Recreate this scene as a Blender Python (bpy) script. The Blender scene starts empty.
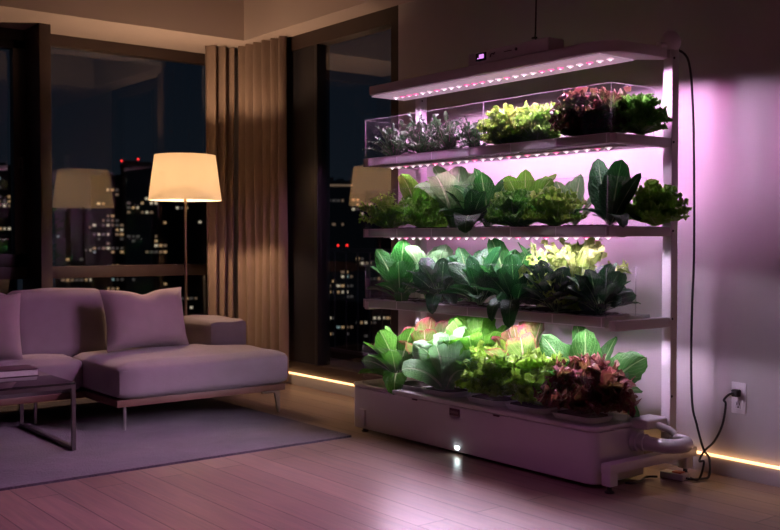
import bpy, bmesh, math, random
from mathutils import Vector, Matrix
R = random.Random(7)
PI = math.pi
col = bpy.context.scene.collection
sc = bpy.context.scene

# ------------------------------------------------------------------ camera
CF, CR = (0.6203, 0.7843), (0.7843, -0.6203)     # forward / right on the floor plan
F, H = 986.0, 1.2
cam = bpy.data.cameras.new('camera'); co = bpy.data.objects.new('camera', cam); col.objects.link(co)
co.location = (0, 0, H)
co.rotation_euler = (PI/2 - math.atan(25/F), 0, -math.atan2(CF[0], CF[1]))
cam.lens = F/780*36; cam.sensor_width = 36; cam.clip_end = 2000; cam.clip_start = .05
cam.dof.use_dof = True; cam.dof.focus_distance = 5.4; cam.dof.aperture_fstop = 3.2
sc.camera = co

def ray(px):
    r = (px-390)/F
    return (CF[0]+CR[0]*r, CF[1]+CR[1]*r)
def y_at(px, x):
    a, b = ray(px); return x*b/a
def zof(py, d): return H + (240-py)*d/F
def far(px, d):
    a, b = ray(px); return Vector((a*d, b*d, 0))

# ------------------------------------------------------------------ materials
MATS = {}
def nodes(m):
    m.use_nodes = True; nt = m.node_tree; nt.nodes.clear()
    out = nt.nodes.new('ShaderNodeOutputMaterial'); return nt, out
def N(nt, t, **k):
    n = nt.nodes.new(t)
    for a, v in k.items():
        if a.startswith('i_'):
            key = a[2:]; key = int(key) if key.isdigit() else key.replace('_', ' ')
            n.inputs[key].default_value = v
        else: setattr(n, a, v)
    return n
def c4(c): return (c[0], c[1], c[2], 1)
def M(name, colr=(.5,.5,.5), rough=.5, metal=0, spec=.5, emit=None, es=1, noise=0, nscale=20, bump=0, bscale=60, coat=0, sheen=0):
    if name in MATS: return MATS[name]
    m = bpy.data.materials.new(name); nt, out = nodes(m); L = nt.links
    p = N(nt, 'ShaderNodeBsdfPrincipled'); L.new(p.outputs[0], out.inputs[0])
    p.inputs['Base Color'].default_value = c4(colr); p.inputs['Roughness'].default_value = rough
    p.inputs['Metallic'].default_value = metal; p.inputs['Specular IOR Level'].default_value = spec
    p.inputs['Coat Weight'].default_value = coat; p.inputs['Sheen Weight'].default_value = sheen
    if emit: p.inputs['Emission Color'].default_value = c4(emit); p.inputs['Emission Strength'].default_value = es
    tc = N(nt, 'ShaderNodeTexCoord')
    nz = N(nt, 'ShaderNodeTexNoise', i_Scale=nscale, i_Detail=4.0); L.new(tc.outputs['Object'], nz.inputs['Vector'])
    mr = N(nt, 'ShaderNodeMapRange'); mr.inputs[3].default_value = 1-noise-.02; mr.inputs[4].default_value = 1+noise+.02
    L.new(nz.outputs[0], mr.inputs[0])
    vm = N(nt, 'ShaderNodeVectorMath', operation='SCALE'); vm.inputs[0].default_value = colr; L.new(mr.outputs[0], vm.inputs['Scale'])
    L.new(vm.outputs[0], p.inputs['Base Color'])
    if bump:
        n2 = N(nt, 'ShaderNodeTexNoise', i_Scale=bscale, i_Detail=3.0); L.new(tc.outputs['Object'], n2.inputs['Vector'])
        b = N(nt, 'ShaderNodeBump', i_Strength=bump, i_Distance=.01); L.new(n2.outputs[0], b.inputs['Height']); L.new(b.outputs[0], p.inputs['Normal'])
    MATS[name] = m; return m

def fabric(name, colr, scale=260, sheen=.3, bump=.35):
    m = bpy.data.materials.new(name); nt, out = nodes(m); L = nt.links
    p = N(nt, 'ShaderNodeBsdfPrincipled', i_Roughness=.9); p.inputs['Sheen Weight'].default_value = sheen
    p.inputs['Specular IOR Level'].default_value = .2
    L.new(p.outputs[0], out.inputs[0]); tc = N(nt, 'ShaderNodeTexCoord')
    w1 = N(nt, 'ShaderNodeTexWave', i_Scale=scale/3, i_Distortion=1.5); w1.bands_direction = 'X'
    w2 = N(nt, 'ShaderNodeTexWave', i_Scale=scale/3, i_Distortion=1.5); w2.bands_direction = 'Z'
    nz = N(nt, 'ShaderNodeTexNoise', i_Scale=9.0, i_Detail=6.0)
    for w in (w1, w2, nz): L.new(tc.outputs['Object'], w.inputs['Vector'])
    ad = N(nt, 'ShaderNodeMath', operation='ADD'); L.new(w1.outputs[1], ad.inputs[0]); L.new(w2.outputs[1], ad.inputs[1])
    mr = N(nt, 'ShaderNodeMapRange'); mr.inputs[2].default_value = 1; mr.inputs[3].default_value = .85; mr.inputs[4].default_value = 1.12
    L.new(nz.outputs[0], mr.inputs[0])
    vm = N(nt, 'ShaderNodeVectorMath', operation='SCALE'); vm.inputs[0].default_value = colr; L.new(mr.outputs[0], vm.inputs['Scale'])
    L.new(vm.outputs[0], p.inputs['Base Color'])
    b = N(nt, 'ShaderNodeBump', i_Strength=bump, i_Distance=.002); L.new(ad.outputs[0], b.inputs['Height']); L.new(b.outputs[0], p.inputs['Normal'])
    return m

def sheet(name, ior=1.5, tint=(1,1,1), rough=0.0, haze=0.0):
    """clear pane: what is behind it plus a Fresnel mirror"""
    m = bpy.data.materials.new(name); nt, out = nodes(m); L = nt.links
    g = N(nt, 'ShaderNodeNewGeometry'); ma = N(nt, 'ShaderNodeMath', operation='MULTIPLY_ADD')
    L.new(g.outputs['Backfacing'], ma.inputs[0]); ma.inputs[1].default_value = 1/ior-ior; ma.inputs[2].default_value = ior
    fr = N(nt, 'ShaderNodeFresnel'); L.new(ma.outputs[0], fr.inputs[0])
    t = N(nt, 'ShaderNodeBsdfTransparent'); t.inputs[0].default_value = c4(tint)
    gl = N(nt, 'ShaderNodeBsdfGlossy', i_Roughness=rough)
    mx = N(nt, 'ShaderNodeMixShader'); L.new(fr.outputs[0], mx.inputs[0]); L.new(t.outputs[0], mx.inputs[1]); L.new(gl.outputs[0], mx.inputs[2])
    last = mx
    if haze:
        d = N(nt, 'ShaderNodeBsdfDiffuse'); d.inputs[0].default_value = (.8,.8,.8,1)
        tl = N(nt, 'ShaderNodeBsdfTranslucent'); tl.inputs[0].default_value = (.8,.8,.8,1)
        ad = N(nt, 'ShaderNodeMixShader', i_0=.5); L.new(d.outputs[0], ad.inputs[1]); L.new(tl.outputs[0], ad.inputs[2])
        last = N(nt, 'ShaderNodeMixShader', i_0=haze); L.new(mx.outputs[0], last.inputs[1]); L.new(ad.outputs[0], last.inputs[2])
    L.new(last.outputs[0], out.inputs[0]); return m

def leafmat(name, base, vein, edge=None, tip=None, trans=.35, veinw=.07, gloss=.35, patch=0.0, est=.35):
    m = bpy.data.materials.new(name); nt, out = nodes(m); L = nt.links
    uv = N(nt, 'ShaderNodeUVMap'); sp = N(nt, 'ShaderNodeSeparateXYZ'); L.new(uv.outputs[0], sp.inputs[0])
    def math_(op, a, b=None, c=None):
        n = N(nt, 'ShaderNodeMath', operation=op)
        for k, v in enumerate((a, b, c)):
            if v is None: continue
            if isinstance(v, (int, float)): n.inputs[k].default_value = v
            else: L.new(v, n.inputs[k])
        return n.outputs[0]
    a = math_('MULTIPLY', math_('ABSOLUTE', math_('SUBTRACT', sp.outputs[0], .5)), 2.0)     # 0 midrib .. 1 edge
    v = sp.outputs[1]
    taper = math_('MULTIPLY_ADD', v, -veinw*.8, veinw)
    mid = N(nt, 'ShaderNodeMapRange'); mid.interpolation_type = 'SMOOTHSTEP'
    L.new(a, mid.inputs[0]); L.new(taper, mid.inputs[1]); L.new(math_('MULTIPLY', taper, 2.4), mid.inputs[2]); mid.inputs[3].default_value = 1; mid.inputs[4].default_value = 0
    ph = math_('MULTIPLY_ADD', a, -.38, v)
    sv = math_('SINE', math_('MULTIPLY', ph, 62.0))
    side = N(nt, 'ShaderNodeMapRange'); L.new(sv, side.inputs[0]); side.inputs[1].default_value = .88; side.inputs[2].default_value = 1.0
    side.inputs[4].default_value = .24
    vv = math_('MAXIMUM', mid.outputs[0], side.outputs[0])
    tc = N(nt, 'ShaderNodeTexCoord'); nz = N(nt, 'ShaderNodeTexNoise', i_Scale=14.0, i_Detail=5.0); L.new(tc.outputs['Object'], nz.inputs['Vector'])
    n2 = N(nt, 'ShaderNodeTexNoise', i_Scale=90.0, i_Detail=3.0); L.new(tc.outputs['Object'], n2.inputs['Vector'])
    oi = N(nt, 'ShaderNodeObjectInfo')
    hs = N(nt, 'ShaderNodeHueSaturation'); hs.inputs['Color'].default_value = c4(base)
    L.new(math_('MULTIPLY_ADD', nz.outputs[0], 1.1, .45), hs.inputs['Value'])
    L.new(math_('MULTIPLY_ADD', oi.outputs['Random'], .03, .485), hs.inputs['Hue'])
    last = hs.outputs[0]
    def mix(fac, A, Bc):
        mx = N(nt, 'ShaderNodeMix', data_type='RGBA'); L.new(fac, mx.inputs[0]); L.new(A, mx.inputs[6]); mx.inputs[7].default_value = c4(Bc); return mx.outputs[2]
    if edge:
        e = N(nt, 'ShaderNodeMapRange'); e.inputs[1].default_value = est; e.inputs[2].default_value = .97
        L.new(math_('ADD', math_('MAXIMUM', a, math_('MULTIPLY', v, .95)), math_('MULTIPLY_ADD', nz.outputs[0], .6, -.3)), e.inputs[0]); last = mix(e.outputs[0], last, edge)
    if patch:
        e = N(nt, 'ShaderNodeMapRange'); e.inputs[1].default_value = .5; e.inputs[2].default_value = .62; e.inputs[4].default_value = patch
        L.new(nz.outputs[0], e.inputs[0]); last = mix(e.outputs[0], last, tip or vein)
    last = mix(vv, last, vein)
    bp = N(nt, 'ShaderNodeBump', i_Strength=1.0, i_Distance=.007)
    L.new(math_('ADD', math_('MULTIPLY', n2.outputs[0], 1.0), math_('MULTIPLY', vv, -.8)), bp.inputs['Height'])
    p = N(nt, 'ShaderNodeBsdfPrincipled', i_Roughness=gloss); p.inputs['Specular IOR Level'].default_value = .38; L.new(last, p.inputs['Base Color']); L.new(bp.outputs[0], p.inputs['Normal'])
    t = N(nt, 'ShaderNodeBsdfTranslucent'); L.new(bp.outputs[0], t.inputs['Normal'])
    gm = N(nt, 'ShaderNodeMix', data_type='RGBA', blend_type='MULTIPLY'); gm.inputs[0].default_value = 1; L.new(last, gm.inputs[6]); gm.inputs[7].default_value = (1.05,1.35,.9,1)
    L.new(gm.outputs[2], t.inputs[0])
    mx = N(nt, 'ShaderNodeMixShader', i_0=trans); L.new(p.outputs[0], mx.inputs[1]); L.new(t.outputs[0], mx.inputs[2]); L.new(mx.outputs[0], out.inputs[0])
    return m

# ------------------------------------------------------------------ mesh builder
class MB:
    def __init__(s): s.v = []; s.f = []; s.m = []; s.uv = []; s.hasuv = False; s.sm = []
    def add(s, vs, fs, mi=0, uvs=None, smooth=False):
        b = len(s.v); s.v += [Vector(q) for q in vs]
        s.uv += uvs if uvs else [(0,0)]*len(vs)
        if uvs: s.hasuv = True
        for f in fs: s.f.append([b+i for i in f]); s.m.append(mi); s.sm.append(smooth)
        return s
    def box(s, x0, x1, y0, y1, z0, z1, bev=0, mi=0, seg=2):
        x0, x1 = sorted((x0, x1)); y0, y1 = sorted((y0, y1)); z0, z1 = sorted((z0, z1))
        bm = bmesh.new(); bmesh.ops.create_cube(bm, size=1)
        for q in bm.verts: q.co = Vector(((x0+x1)/2+q.co.x*(x1-x0), (y0+y1)/2+q.co.y*(y1-y0), (z0+z1)/2+q.co.z*(z1-z0)))
        if bev: bmesh.ops.bevel(bm, geom=bm.edges[:], offset=bev, segments=seg, profile=.6, affect='EDGES')
        return s.take(bm, mi, bool(bev))
    def take(s, bm, mi=0, smooth=False, mat=None):
        bm.verts.index_update()
        vs = [(mat @ q.co) if mat else q.co.copy() for q in bm.verts]
        fs = [[q.index for q in f.verts] for f in bm.faces]; bm.free(); return s.add(vs, fs, mi, None, smooth)
    def tube(s, pts, r, n=10, mi=0, cap=True):
        pts = [Vector(p) for p in pts]; rs = r if isinstance(r, (list, tuple)) else [r]*len(pts)
        vs = []; fs = []; up = None
        for i, p in enumerate(pts):
            d = (pts[min(i+1, len(pts)-1)] - pts[max(i-1, 0)]).normalized()
            if up is None: up = Vector((0,0,1)) if abs(d.z) < .9 else Vector((1,0,0))
            a = d.cross(up).normalized(); b = a.cross(d).normalized(); up = b
            for k in range(n):
                t = 2*PI*k/n; vs.append(p + (a*math.cos(t)+b*math.sin(t))*rs[i])
        for i in range(len(pts)-1):
            for k in range(n): fs.append([i*n+k, i*n+(k+1)%n, (i+1)*n+(k+1)%n, (i+1)*n+k])
        if cap: fs.append(list(range(n))[::-1]); fs.append([(len(pts)-1)*n+k for k in range(n)])
        return s.add(vs, fs, mi, None, True)
    def lathe(s, prof, c, n=32, mi=0, cap=True):
        vs = []; fs = []
        for r, z in prof:
            for k in range(n): t = 2*PI*k/n; vs.append((c[0]+r*math.cos(t), c[1]+r*math.sin(t), c[2]+z))
        for i in range(len(prof)-1):
            for k in range(n): fs.append([i*n+k, i*n+(k+1)%n, (i+1)*n+(k+1)%n, (i+1)*n+k])
        if cap: fs.append(list(range(n))[::-1]); fs.append([(len(prof)-1)*n+k for k in range(n)])
        return s.add(vs, fs, mi, None, True)
    def prism(s, poly, z0, z1, mi=0, bev=0):
        bm = bmesh.new(); vs = [bm.verts.new((p[0], p[1], z0)) for p in poly]; f = bm.faces.new(vs)
        r = bmesh.ops.extrude_face_region(bm, geom=[f])
        for q in r['geom']:
            if isinstance(q, bmesh.types.BMVert): q.co.z = z1
        bmesh.ops.recalc_face_normals(bm, faces=bm.faces[:])
        if bev:
            es = [e for e in bm.edges if abs(e.verts[0].co.z-e.verts[1].co.z) < 1e-6]
            bmesh.ops.bevel(bm, geom=es, offset=bev, segments=3, profile=.5, affect='EDGES')
        return s.take(bm, mi, True)
    def build(s, name, mats, parent=None, off=None, loc=None):
        me = bpy.data.meshes.new(name)
        if off is not None: s.v = [q-Vector(off) for q in s.v]
        me.from_pydata(s.v, [], s.f)
        for m in (mats if isinstance(mats, (list, tuple)) else [mats]): me.materials.append(m)
        me.polygons.foreach_set('material_index', s.m); me.polygons.foreach_set('use_smooth', s.sm)
        if s.hasuv:
            ul = me.uv_layers.new(name='UVMap')
            for l in me.loops: ul.data[l.index].uv = s.uv[l.vertex_index]
        me.update()
        if any(s.sm) and not s.hasuv:
            try: me.set_sharp_from_angle(angle=math.radians(40))
            except Exception: pass
        o = bpy.data.objects.new(name, me); col.objects.link(o)
        if parent: o.parent = parent
        if loc is not None: o.location = loc
        elif off is not None and parent is None: o.location = off
        return o

def thing(name, label, cat, loc, group=None, rz=0):
    o = bpy.data.objects.new(name, None); col.objects.link(o); o.empty_display_size = .1
    o.location = loc; o.rotation_euler = (0, 0, rz); return tag(o, label, cat, group)
def tag(o, label, cat, group=None, kind=None):
    o['label'] = label; o['category'] = cat
    if group: o['group'] = group
    if kind: o['kind'] = kind
    return o
def struct(o): o['kind'] = 'structure'; return o
def root_struct(name, loc=(0,0,0)):
    o = bpy.data.objects.new(name, None); col.objects.link(o); o.location = loc; return struct(o)

# ------------------------------------------------------------------ setting
XW, YW, ZC = 4.45, 7.64, 2.88
GY = 8.10                       # glass plane of the long window wall
m_wall = M('wall_paint', (.50,.475,.47), .75, noise=.04, nscale=3, bump=.06, bscale=180)
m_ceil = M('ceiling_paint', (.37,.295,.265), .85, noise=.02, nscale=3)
m_frame = M('dark_wood_frame', (.026,.014,.011), .5, noise=.25, nscale=12)
m_black = M('black_frame', (.012,.011,.013), .35)
m_base = M('baseboard_white', (.5,.47,.46), .45)
m_warm = M('warm_led_tape', (.9,.8,.6), .5, emit=(1,.52,.22), es=3.3)
m_glass = sheet('window_glass', 1.72)

def floor_mat():
    m = bpy.data.materials.new('plank_floor'); nt, out = nodes(m); L = nt.links
    tc = N(nt, 'ShaderNodeTexCoord'); mp = N(nt, 'ShaderNodeMapping'); mp.inputs['Rotation'].default_value = (0,0,PI/2); L.new(tc.outputs['Object'], mp.inputs[0])
    br = N(nt, 'ShaderNodeTexBrick', i_Scale=1.0); br.offset = .37; br.inputs['Color1'].default_value = (.0,0,0,1); br.inputs['Color2'].default_value = (1,1,1,1)
    br.inputs['Mortar'].default_value = (.5,.5,.5,1); br.inputs['Mortar Size'].default_value = .003; br.inputs['Mortar Smooth'].default_value = .2
    br.inputs['Brick Width'].default_value = 2.3; br.inputs['Row Height'].default_value = .165
    L.new(mp.outputs[0], br.inputs[0])
    m2 = N(nt, 'ShaderNodeMapping'); m2.inputs['Scale'].default_value = (14, 1.1, 1); L.new(tc.outputs['Object'], m2.inputs[0])
    ad = N(nt, 'ShaderNodeVectorMath', operation='ADD'); L.new(m2.outputs[0], ad.inputs[0]); L.new(br.outputs[0], ad.inputs[1])
    nz = N(nt, 'ShaderNodeTexNoise', i_Scale=2.2, i_Detail=8.0, i_Distortion=.6); L.new(ad.outputs[0], nz.inputs[0])
    cr = N(nt, 'ShaderNodeValToRGB'); cr.color_ramp.elements[0].position = .3; cr.color_ramp.elements[0].color = (.17,.125,.10,1)
    cr.color_ramp.elements[1].position = .72; cr.color_ramp.elements[1].color = (.29,.20,.155,1); L.new(nz.outputs[0], cr.inputs[0])
    hv = N(nt, 'ShaderNodeHueSaturation'); L.new(cr.outputs[0], hv.inputs['Color'])
    mv = N(nt, 'ShaderNodeMath', operation='MULTIPLY_ADD'); L.new(br.outputs[0], mv.inputs[0]); mv.inputs[1].default_value = .30; mv.inputs[2].default_value = .82; L.new(mv.outputs[0], hv.inputs['Value'])
    mx = N(nt, 'ShaderNodeMix', data_type='RGBA'); L.new(br.outputs['Fac'], mx.inputs[0]); L.new(hv.outputs[0], mx.inputs[6]); mx.inputs[7].default_value = (.05,.035,.03,1)
    p = N(nt, 'ShaderNodeBsdfPrincipled'); L.new(mx.outputs[2], p.inputs['Base Color']); L.new(p.outputs[0], out.inputs[0])
    rr = N(nt, 'ShaderNodeMapRange'); rr.inputs[3].default_value = .26; rr.inputs[4].default_value = .44; L.new(nz.outputs[0], rr.inputs[0]); L.new(rr.outputs[0], p.inputs['Roughness'])
    mb_ = N(nt, 'ShaderNodeMath', operation='MULTIPLY_ADD'); L.new(br.outputs['Fac'], mb_.inputs[0]); mb_.inputs[1].default_value = -1.5; L.new(nz.outputs[0], mb_.inputs[2])
    b = N(nt, 'ShaderNodeBump', i_Strength=.25, i_Distance=.004); L.new(mb_.outputs[0], b.inputs['Height']); L.new(b.outputs[0], p.inputs['Normal'])
    return m
X0, Y0 = -3.2, -2.6
struct(MB().box(X0-.15, XW+.15, Y0-.15, 8.3, -.15, 0).build('floor', floor_mat()))
# ceiling: low around the edge, a raised tray by the windows
TX, TY0, TY1, ZT = 4.22, 5.59, 7.32, 3.42
c = MB()
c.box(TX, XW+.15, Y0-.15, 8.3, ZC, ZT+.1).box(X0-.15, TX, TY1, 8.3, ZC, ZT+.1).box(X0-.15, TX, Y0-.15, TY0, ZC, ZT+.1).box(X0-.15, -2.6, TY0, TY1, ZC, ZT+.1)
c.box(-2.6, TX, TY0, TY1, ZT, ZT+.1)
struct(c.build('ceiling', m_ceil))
WY0, WY1 = 5.53, 7.06            # opening in the right wall
w = MB(); w.box(XW, XW+.15, Y0-.15, WY0, 0, ZC).box(XW, XW+.15, WY0, WY1, 0, .10).box(XW, XW+.15, WY1, 8.3, 0, ZC)
struct(w.build('wall_right', m_wall))
struct(MB().box(X0-.15, X0, Y0-.15, 8.3, 0, ZC).build('wall_left', m_wall))
struct(MB().box(X0, XW, Y0-.15, Y0, 0, ZC).build('wall_near', m_wall))
struct(MB().box(X0, XW, 8.16, 8.26, 0, .10).build('wall_back', m_wall))
# baseboard with the warm LED tape on its upper edge
bb = struct(MB().box(XW-.018, XW, Y0, 7.6, 0, .088, .002).build('baseboard_right', m_base))
tp = MB().box(XW-.024, XW-.003, Y0, 7.6, .088, .097).build('led_tape', m_warm, bb); tp['label'] = 'warm glowing LED line'

# long window wall
w1 = root_struct('window_1')
fr = MB()
fr.box(X0, XW, 8.05, 8.15, 2.79, ZC).box(X0, XW, 8.04, 8.15, .885, .985, .004).box(X0, XW, 8.02, 8.15, .0, .13)
fr.box(2.63, 2.72, 7.70, 8.15, .0, ZC, .004)
fr.box(4.30, XW, 8.02, 8.15, 0, ZC)
for x in (.55, -1.5): fr.box(x, x+.09, 7.70, 8.15, 0, ZC, .004)
fr.build('window_frame', m_frame, w1)
sash = MB(); sash.box(2.53, 2.63, 8.02, 8.11, .985, 2.79, .004).box(.64, .74, 8.02, 8.11, .985, 2.79, .004).box(.64, 2.63, 8.02, 8.11, .985, 1.09, .004).box(.64, 2.63, 8.02, 8.11, 2.72, 2.79, .004)
so = sash.build('opening_sash', m_black, w1)
hd = MB().box(2.565, 2.595, 8.005, 8.02, 1.78, 1.86, .003).tube([(2.58,8.01,1.85),(2.58,7.97,1.85),(2.58,7.965,1.83),(2.58,7.965,1.72)], .008)
hd.build('window_handle', M('dark_metal', (.08,.075,.08), .35, metal=.8), so)
for a_, b_ in ((.74,2.53),(2.72,4.30),(-1.41,.55),(X0,-1.5)):
    lo_ = 1.09 if a_ == .74 else .985
    MB().box(a_, b_, GY, GY+.006, lo_, 2.79).build('window_pane', m_glass, w1)
    MB().box(max(a_, -3.2) - (.1 if a_ == .74 else 0), b_+(.1 if a_ == .74 else 0), GY, GY+.006, .13, .885).build('window_pane', m_glass, w1)
# window in the right wall
w2 = root_struct('window_2')
fr = MB().box(XW, XW+.12, WY0, WY1, 2.765, ZC).box(XW, XW+.12, WY0, WY0+.085, .10, 2.765).box(XW, XW+.12, WY0, WY1, .10, .19, .003)
fr.build('window_frame', m_frame, w2)
MB().box(XW+.01, XW+.12, 6.56, WY1, .19, 2.765, .004).box(XW-.004, XW+.02, 6.56, 6.60, .19, 2.765, .003).build('side_jamb', m_black, w2)
MB().box(XW+.04, XW+.046, WY0+.085, 6.56, .19, 2.765).build('window_pane', m_glass, w2)

# ------------------------------------------------------------------ curtains
m_curt = fabric('curtain_cloth', (.21,.145,.11), 500, .2)
def curtain(label, p0, p1, npl, amp, seed, ztop=ZC-.005, zbot=.02):
    r = random.Random(seed); p0 = Vector(p0); p1 = Vector(p1); d = p1-p0; n = Vector((-d.y, d.x)).normalized()
    nu = npl*14; nz = 28; vs = []; fs = []
    ph = [r.uniform(.8,1.25) for _ in range(npl+2)]; drift = [r.uniform(-.3,.3) for _ in range(npl+2)]
    for side in (0, 1):
        for k in range(nz+1):
            z = ztop + (zbot-ztop)*k/nz; t = k/nz
            for i in range(nu+1):
                u = i/nu; q = u*npl; j = int(q)
                a = amp*ph[j if j < npl else npl]*(1.0-.25*t+.12*math.sin(3*t+j))
                off = a*math.sin(2*PI*q + drift[j % len(drift)]*t*1.5*math.sin(PI*(q-j))) + .25*a*math.sin(4*PI*q+1)
                off += .012*math.sin(5*t+q*1.7)*t
                sl = .02*math.sin(2*PI*q*1+.6)*t
                p = p0 + d*(u) + d.normalized()*sl + n*(off + side*.004)
                vs.append((p.x, p.y, z))
    W = nu+1; B = W*(nz+1)
    for k in range(nz):
        for i in range(nu):
            fs.append([k*W+i, k*W+i+1, (k+1)*W+i+1, (k+1)*W+i]); fs.append([B+k*W+i, B+(k+1)*W+i, B+(k+1)*W+i+1, B+k*W+i+1])
        fs.append([k*W, (k+1)*W, B+(k+1)*W, B+k*W]); fs.append([k*W+nu, B+k*W+nu, B+(k+1)*W+nu, (k+1)*W+nu])
    m = MB().add(vs, fs, 0, None, True)
    base = Vector(((p0.x+p1.x)/2, (p0.y+p1.y)/2, 0))
    return tag(m.build('curtain', m_curt, off=base), label, 'curtain', 'full length curtains in the corner')
def x_at(px, y): a, b = ray(px); return y*a/b
curtain('beige pleated curtain against the long window, just right of the lamp', (x_at(207,7.66), 7.66), (x_at(234,7.66), 7.66), 3, .042, 3)
curtain('wider beige pleated curtain turning the corner beside the narrow window', (x_at(238,7.62), 7.62), (4.39, y_at(286,4.39)), 6, .038, 5)

# ------------------------------------------------------------------ rug
def rug():
    bm = bmesh.new(); x0, x1, y0, y1 = -.6, 3.52, 4.83, 7.2
    nx, ny = 70, 40; vs = [[None]*(ny+1) for _ in range(nx+1)]
    for i in range(nx+1):
        for j in range(ny+1):
            vs[i][j] = bm.verts.new((x0+(x1-x0)*i/nx, y0+(y1-y0)*j/ny, .012+.0015*R.random()))
    for i in range(nx):
        for j in range(ny): bm.faces.new((vs[i][j], vs[i+1][j], vs[i+1][j+1], vs[i][j+1]))
    be = [e for e in bm.edges if e.is_boundary]
    r = bmesh.ops.extrude_edge_only(bm, edges=be)
    for q in r['geom']:
        if isinstance(q, bmesh.types.BMVert): q.co.z = 0
    m = bpy.data.materials.new('rug_pile'); nt, out = nodes(m); L = nt.links
    tc = N(nt, 'ShaderNodeTexCoord'); a = N(nt, 'ShaderNodeTexNoise', i_Scale=95.0, i_Detail=5.0); b_ = N(nt, 'ShaderNodeTexNoise', i_Scale=3.0, i_Detail=5.0)
    L.new(tc.outputs['Object'], a.inputs[0]); L.new(tc.outputs['Object'], b_.inputs[0])
    mu = N(nt, 'ShaderNodeMath', operation='ADD'); sc_ = N(nt, 'ShaderNodeMath', operation='MULTIPLY_ADD', i_1=1.5, i_2=-.25); L.new(a.outputs[0], sc_.inputs[0]); L.new(sc_.outputs[0], mu.inputs[0]); L.new(b_.outputs[0], mu.inputs[1])
    cr = N(nt, 'ShaderNodeValToRGB'); cr.color_ramp.elements[0].position = .35; cr.color_ramp.elements[0].color = (.05,.04,.055,1); cr.color_ramp.elements[1].position = .75; cr.color_ramp.elements[1].color = (.15,.115,.15,1)
    hf = N(nt, 'ShaderNodeMath', operation='MULTIPLY', i_1=.5); L.new(mu.outputs[0], hf.inputs[0]); L.new(hf.outputs[0], cr.inputs[0])
    p = N(nt, 'ShaderNodeBsdfPrincipled', i_Roughness=1.0); p.inputs['Specular IOR Level'].default_value = .1; p.inputs['Sheen Weight'].default_value = .3
    L.new(cr.outputs[0], p.inputs['Base Color']); L.new(p.outputs[0], out.inputs[0])
    bp = N(nt, 'ShaderNodeBump', i_Strength=1.0, i_Distance=.012); L.new(a.outputs[0], bp.inputs['Height']); L.new(bp.outputs[0], p.inputs['Normal'])
    o = MB().take(bm, 0, False).build('rug', m, off=Vector((1.5,6,0)))
    tag(o, 'large grey woven rug under the sofa and coffee table', 'rug')
rug()

# ------------------------------------------------------------------ sofa
m_sofa = fabric('sofa_cloth', (.27,.225,.245), 420, .35)
m_sofaw = M('sofa_wood', (.16,.085,.06), .4, noise=.2, nscale=14)
m_leg = M('sofa_leg_metal', (.45,.42,.42), .3, metal=.85)
def cushion(x0, x1, y0, y1, z0, z1, bev=.05, puff=.02, seed=0, top=True, n=10, piping=False):
    bm = bmesh.new(); bmesh.ops.create_cube(bm, size=1)
    bmesh.ops.subdivide_edges(bm, edges=bm.edges[:], cuts=n, use_grid_fill=True)
    sx, sy, sz = x1-x0, y1-y0, z1-z0; r = random.Random(seed); f1, f2 = r.uniform(2,4), r.uniform(2,4); p1, p2 = r.uniform(0,6), r.uniform(0,6)
    for q in bm.verts:
        u = q.co*2                        # -1..1
        h = Vector((sx/2, sy/2, sz/2))
        p = Vector((u.x*h.x, u.y*h.y, u.z*h.z))
        inner = Vector((max(-h.x+bev, min(h.x-bev, p.x)), max(-h.y+bev, min(h.y-bev, p.y)), max(-h.z+bev, min(h.z-bev, p.z))))
        d = p-inner
        if d.length > 1e-6: p = inner + d.normalized()*min(bev, d.length if d.length < bev else bev)
        gx, gy, gz = (1-u.x**2), (1-u.y**2), (1-u.z**2)
        p.z += u.z*puff*(gx*gy)**.6*(1 if top else .3)
        p.x += u.x*puff*.5*(gy*gz)**.6; p.y += u.y*puff*.5*(gx*gz)**.6
        p.z += .004*math.sin(f1*u.x*2+p1)*math.sin(f2*u.y*2+p2)*(u.z > .5)
        q.co = p + Vector(((x0+x1)/2, (y0+y1)/2, (z0+z1)/2))
    return bm
SX0, SX1 = -.2, 3.68
sofa = thing('sofa', 'long low grey L-shaped sofa with chaise, on thin metal legs below the windows', 'sofa', (2.4, 6.4, 0))
so_ = Vector((2.4, 6.4, 0))
def sp(name, mb, mat, parent=sofa): return mb.build(name, mat, parent, off=so_)
b = MB(); CX = 2.44; CY = 5.78; SY = 6.30; BY = 6.98
b.box(CX, SX1-.02, CY+.02, BY, .162, .205, .004).box(SX0, CX, SY+.02, BY, .162, .205, .004)
sp('base_rail', b, m_sofaw)
m = MB().take(cushion(CX, SX1+.01, CY, 6.62, .205, .425, .05, .028, 1, n=16), 0, True); sp('chaise_cushion', m, m_sofa)
m = MB()
m.tube([(CX+.03,CY+.004,.385),(SX1-.03,CY+.004,.385)], .004, 6); sp('seam', m, m_sofa)
m = MB().take(cushion(1.42, CX-.01, SY, 6.62, .205, .425, .06, .03, 2, n=12), 0, True); sp('seat_cushion', m, m_sofa)
m = MB().take(cushion(.2, 1.41, SY, 6.62, .205, .425, .06, .03, 3, n=12), 0, True); sp('seat_cushion', m, m_sofa)
m = MB().box(SX0, SX1-.02, 6.84, 6.99, .20, .60, .03, seg=4); sp('backrest', m, m_sofa)
def back_cushion(x0, x1, seed):
    bm = cushion(x0, x1, 6.62, 6.80, .41, .845, .035, .022, seed, n=14)
    for q in bm.verts: q.co.y += (q.co.z-.41)*.16
    sp('back_cushion', MB().take(bm, 0, True), m_sofa)
back_cushion(x_at(12,6.7), x_at(105,6.7), 4); back_cushion(1.0, x_at(11,6.7)-.01, 5)
m = MB().take(cushion(3.37, SX1, 6.34, 6.99, .20, .615, .035, .008, 7, n=10), 0, True); sp('armrest', m, m_sofa)
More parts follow.
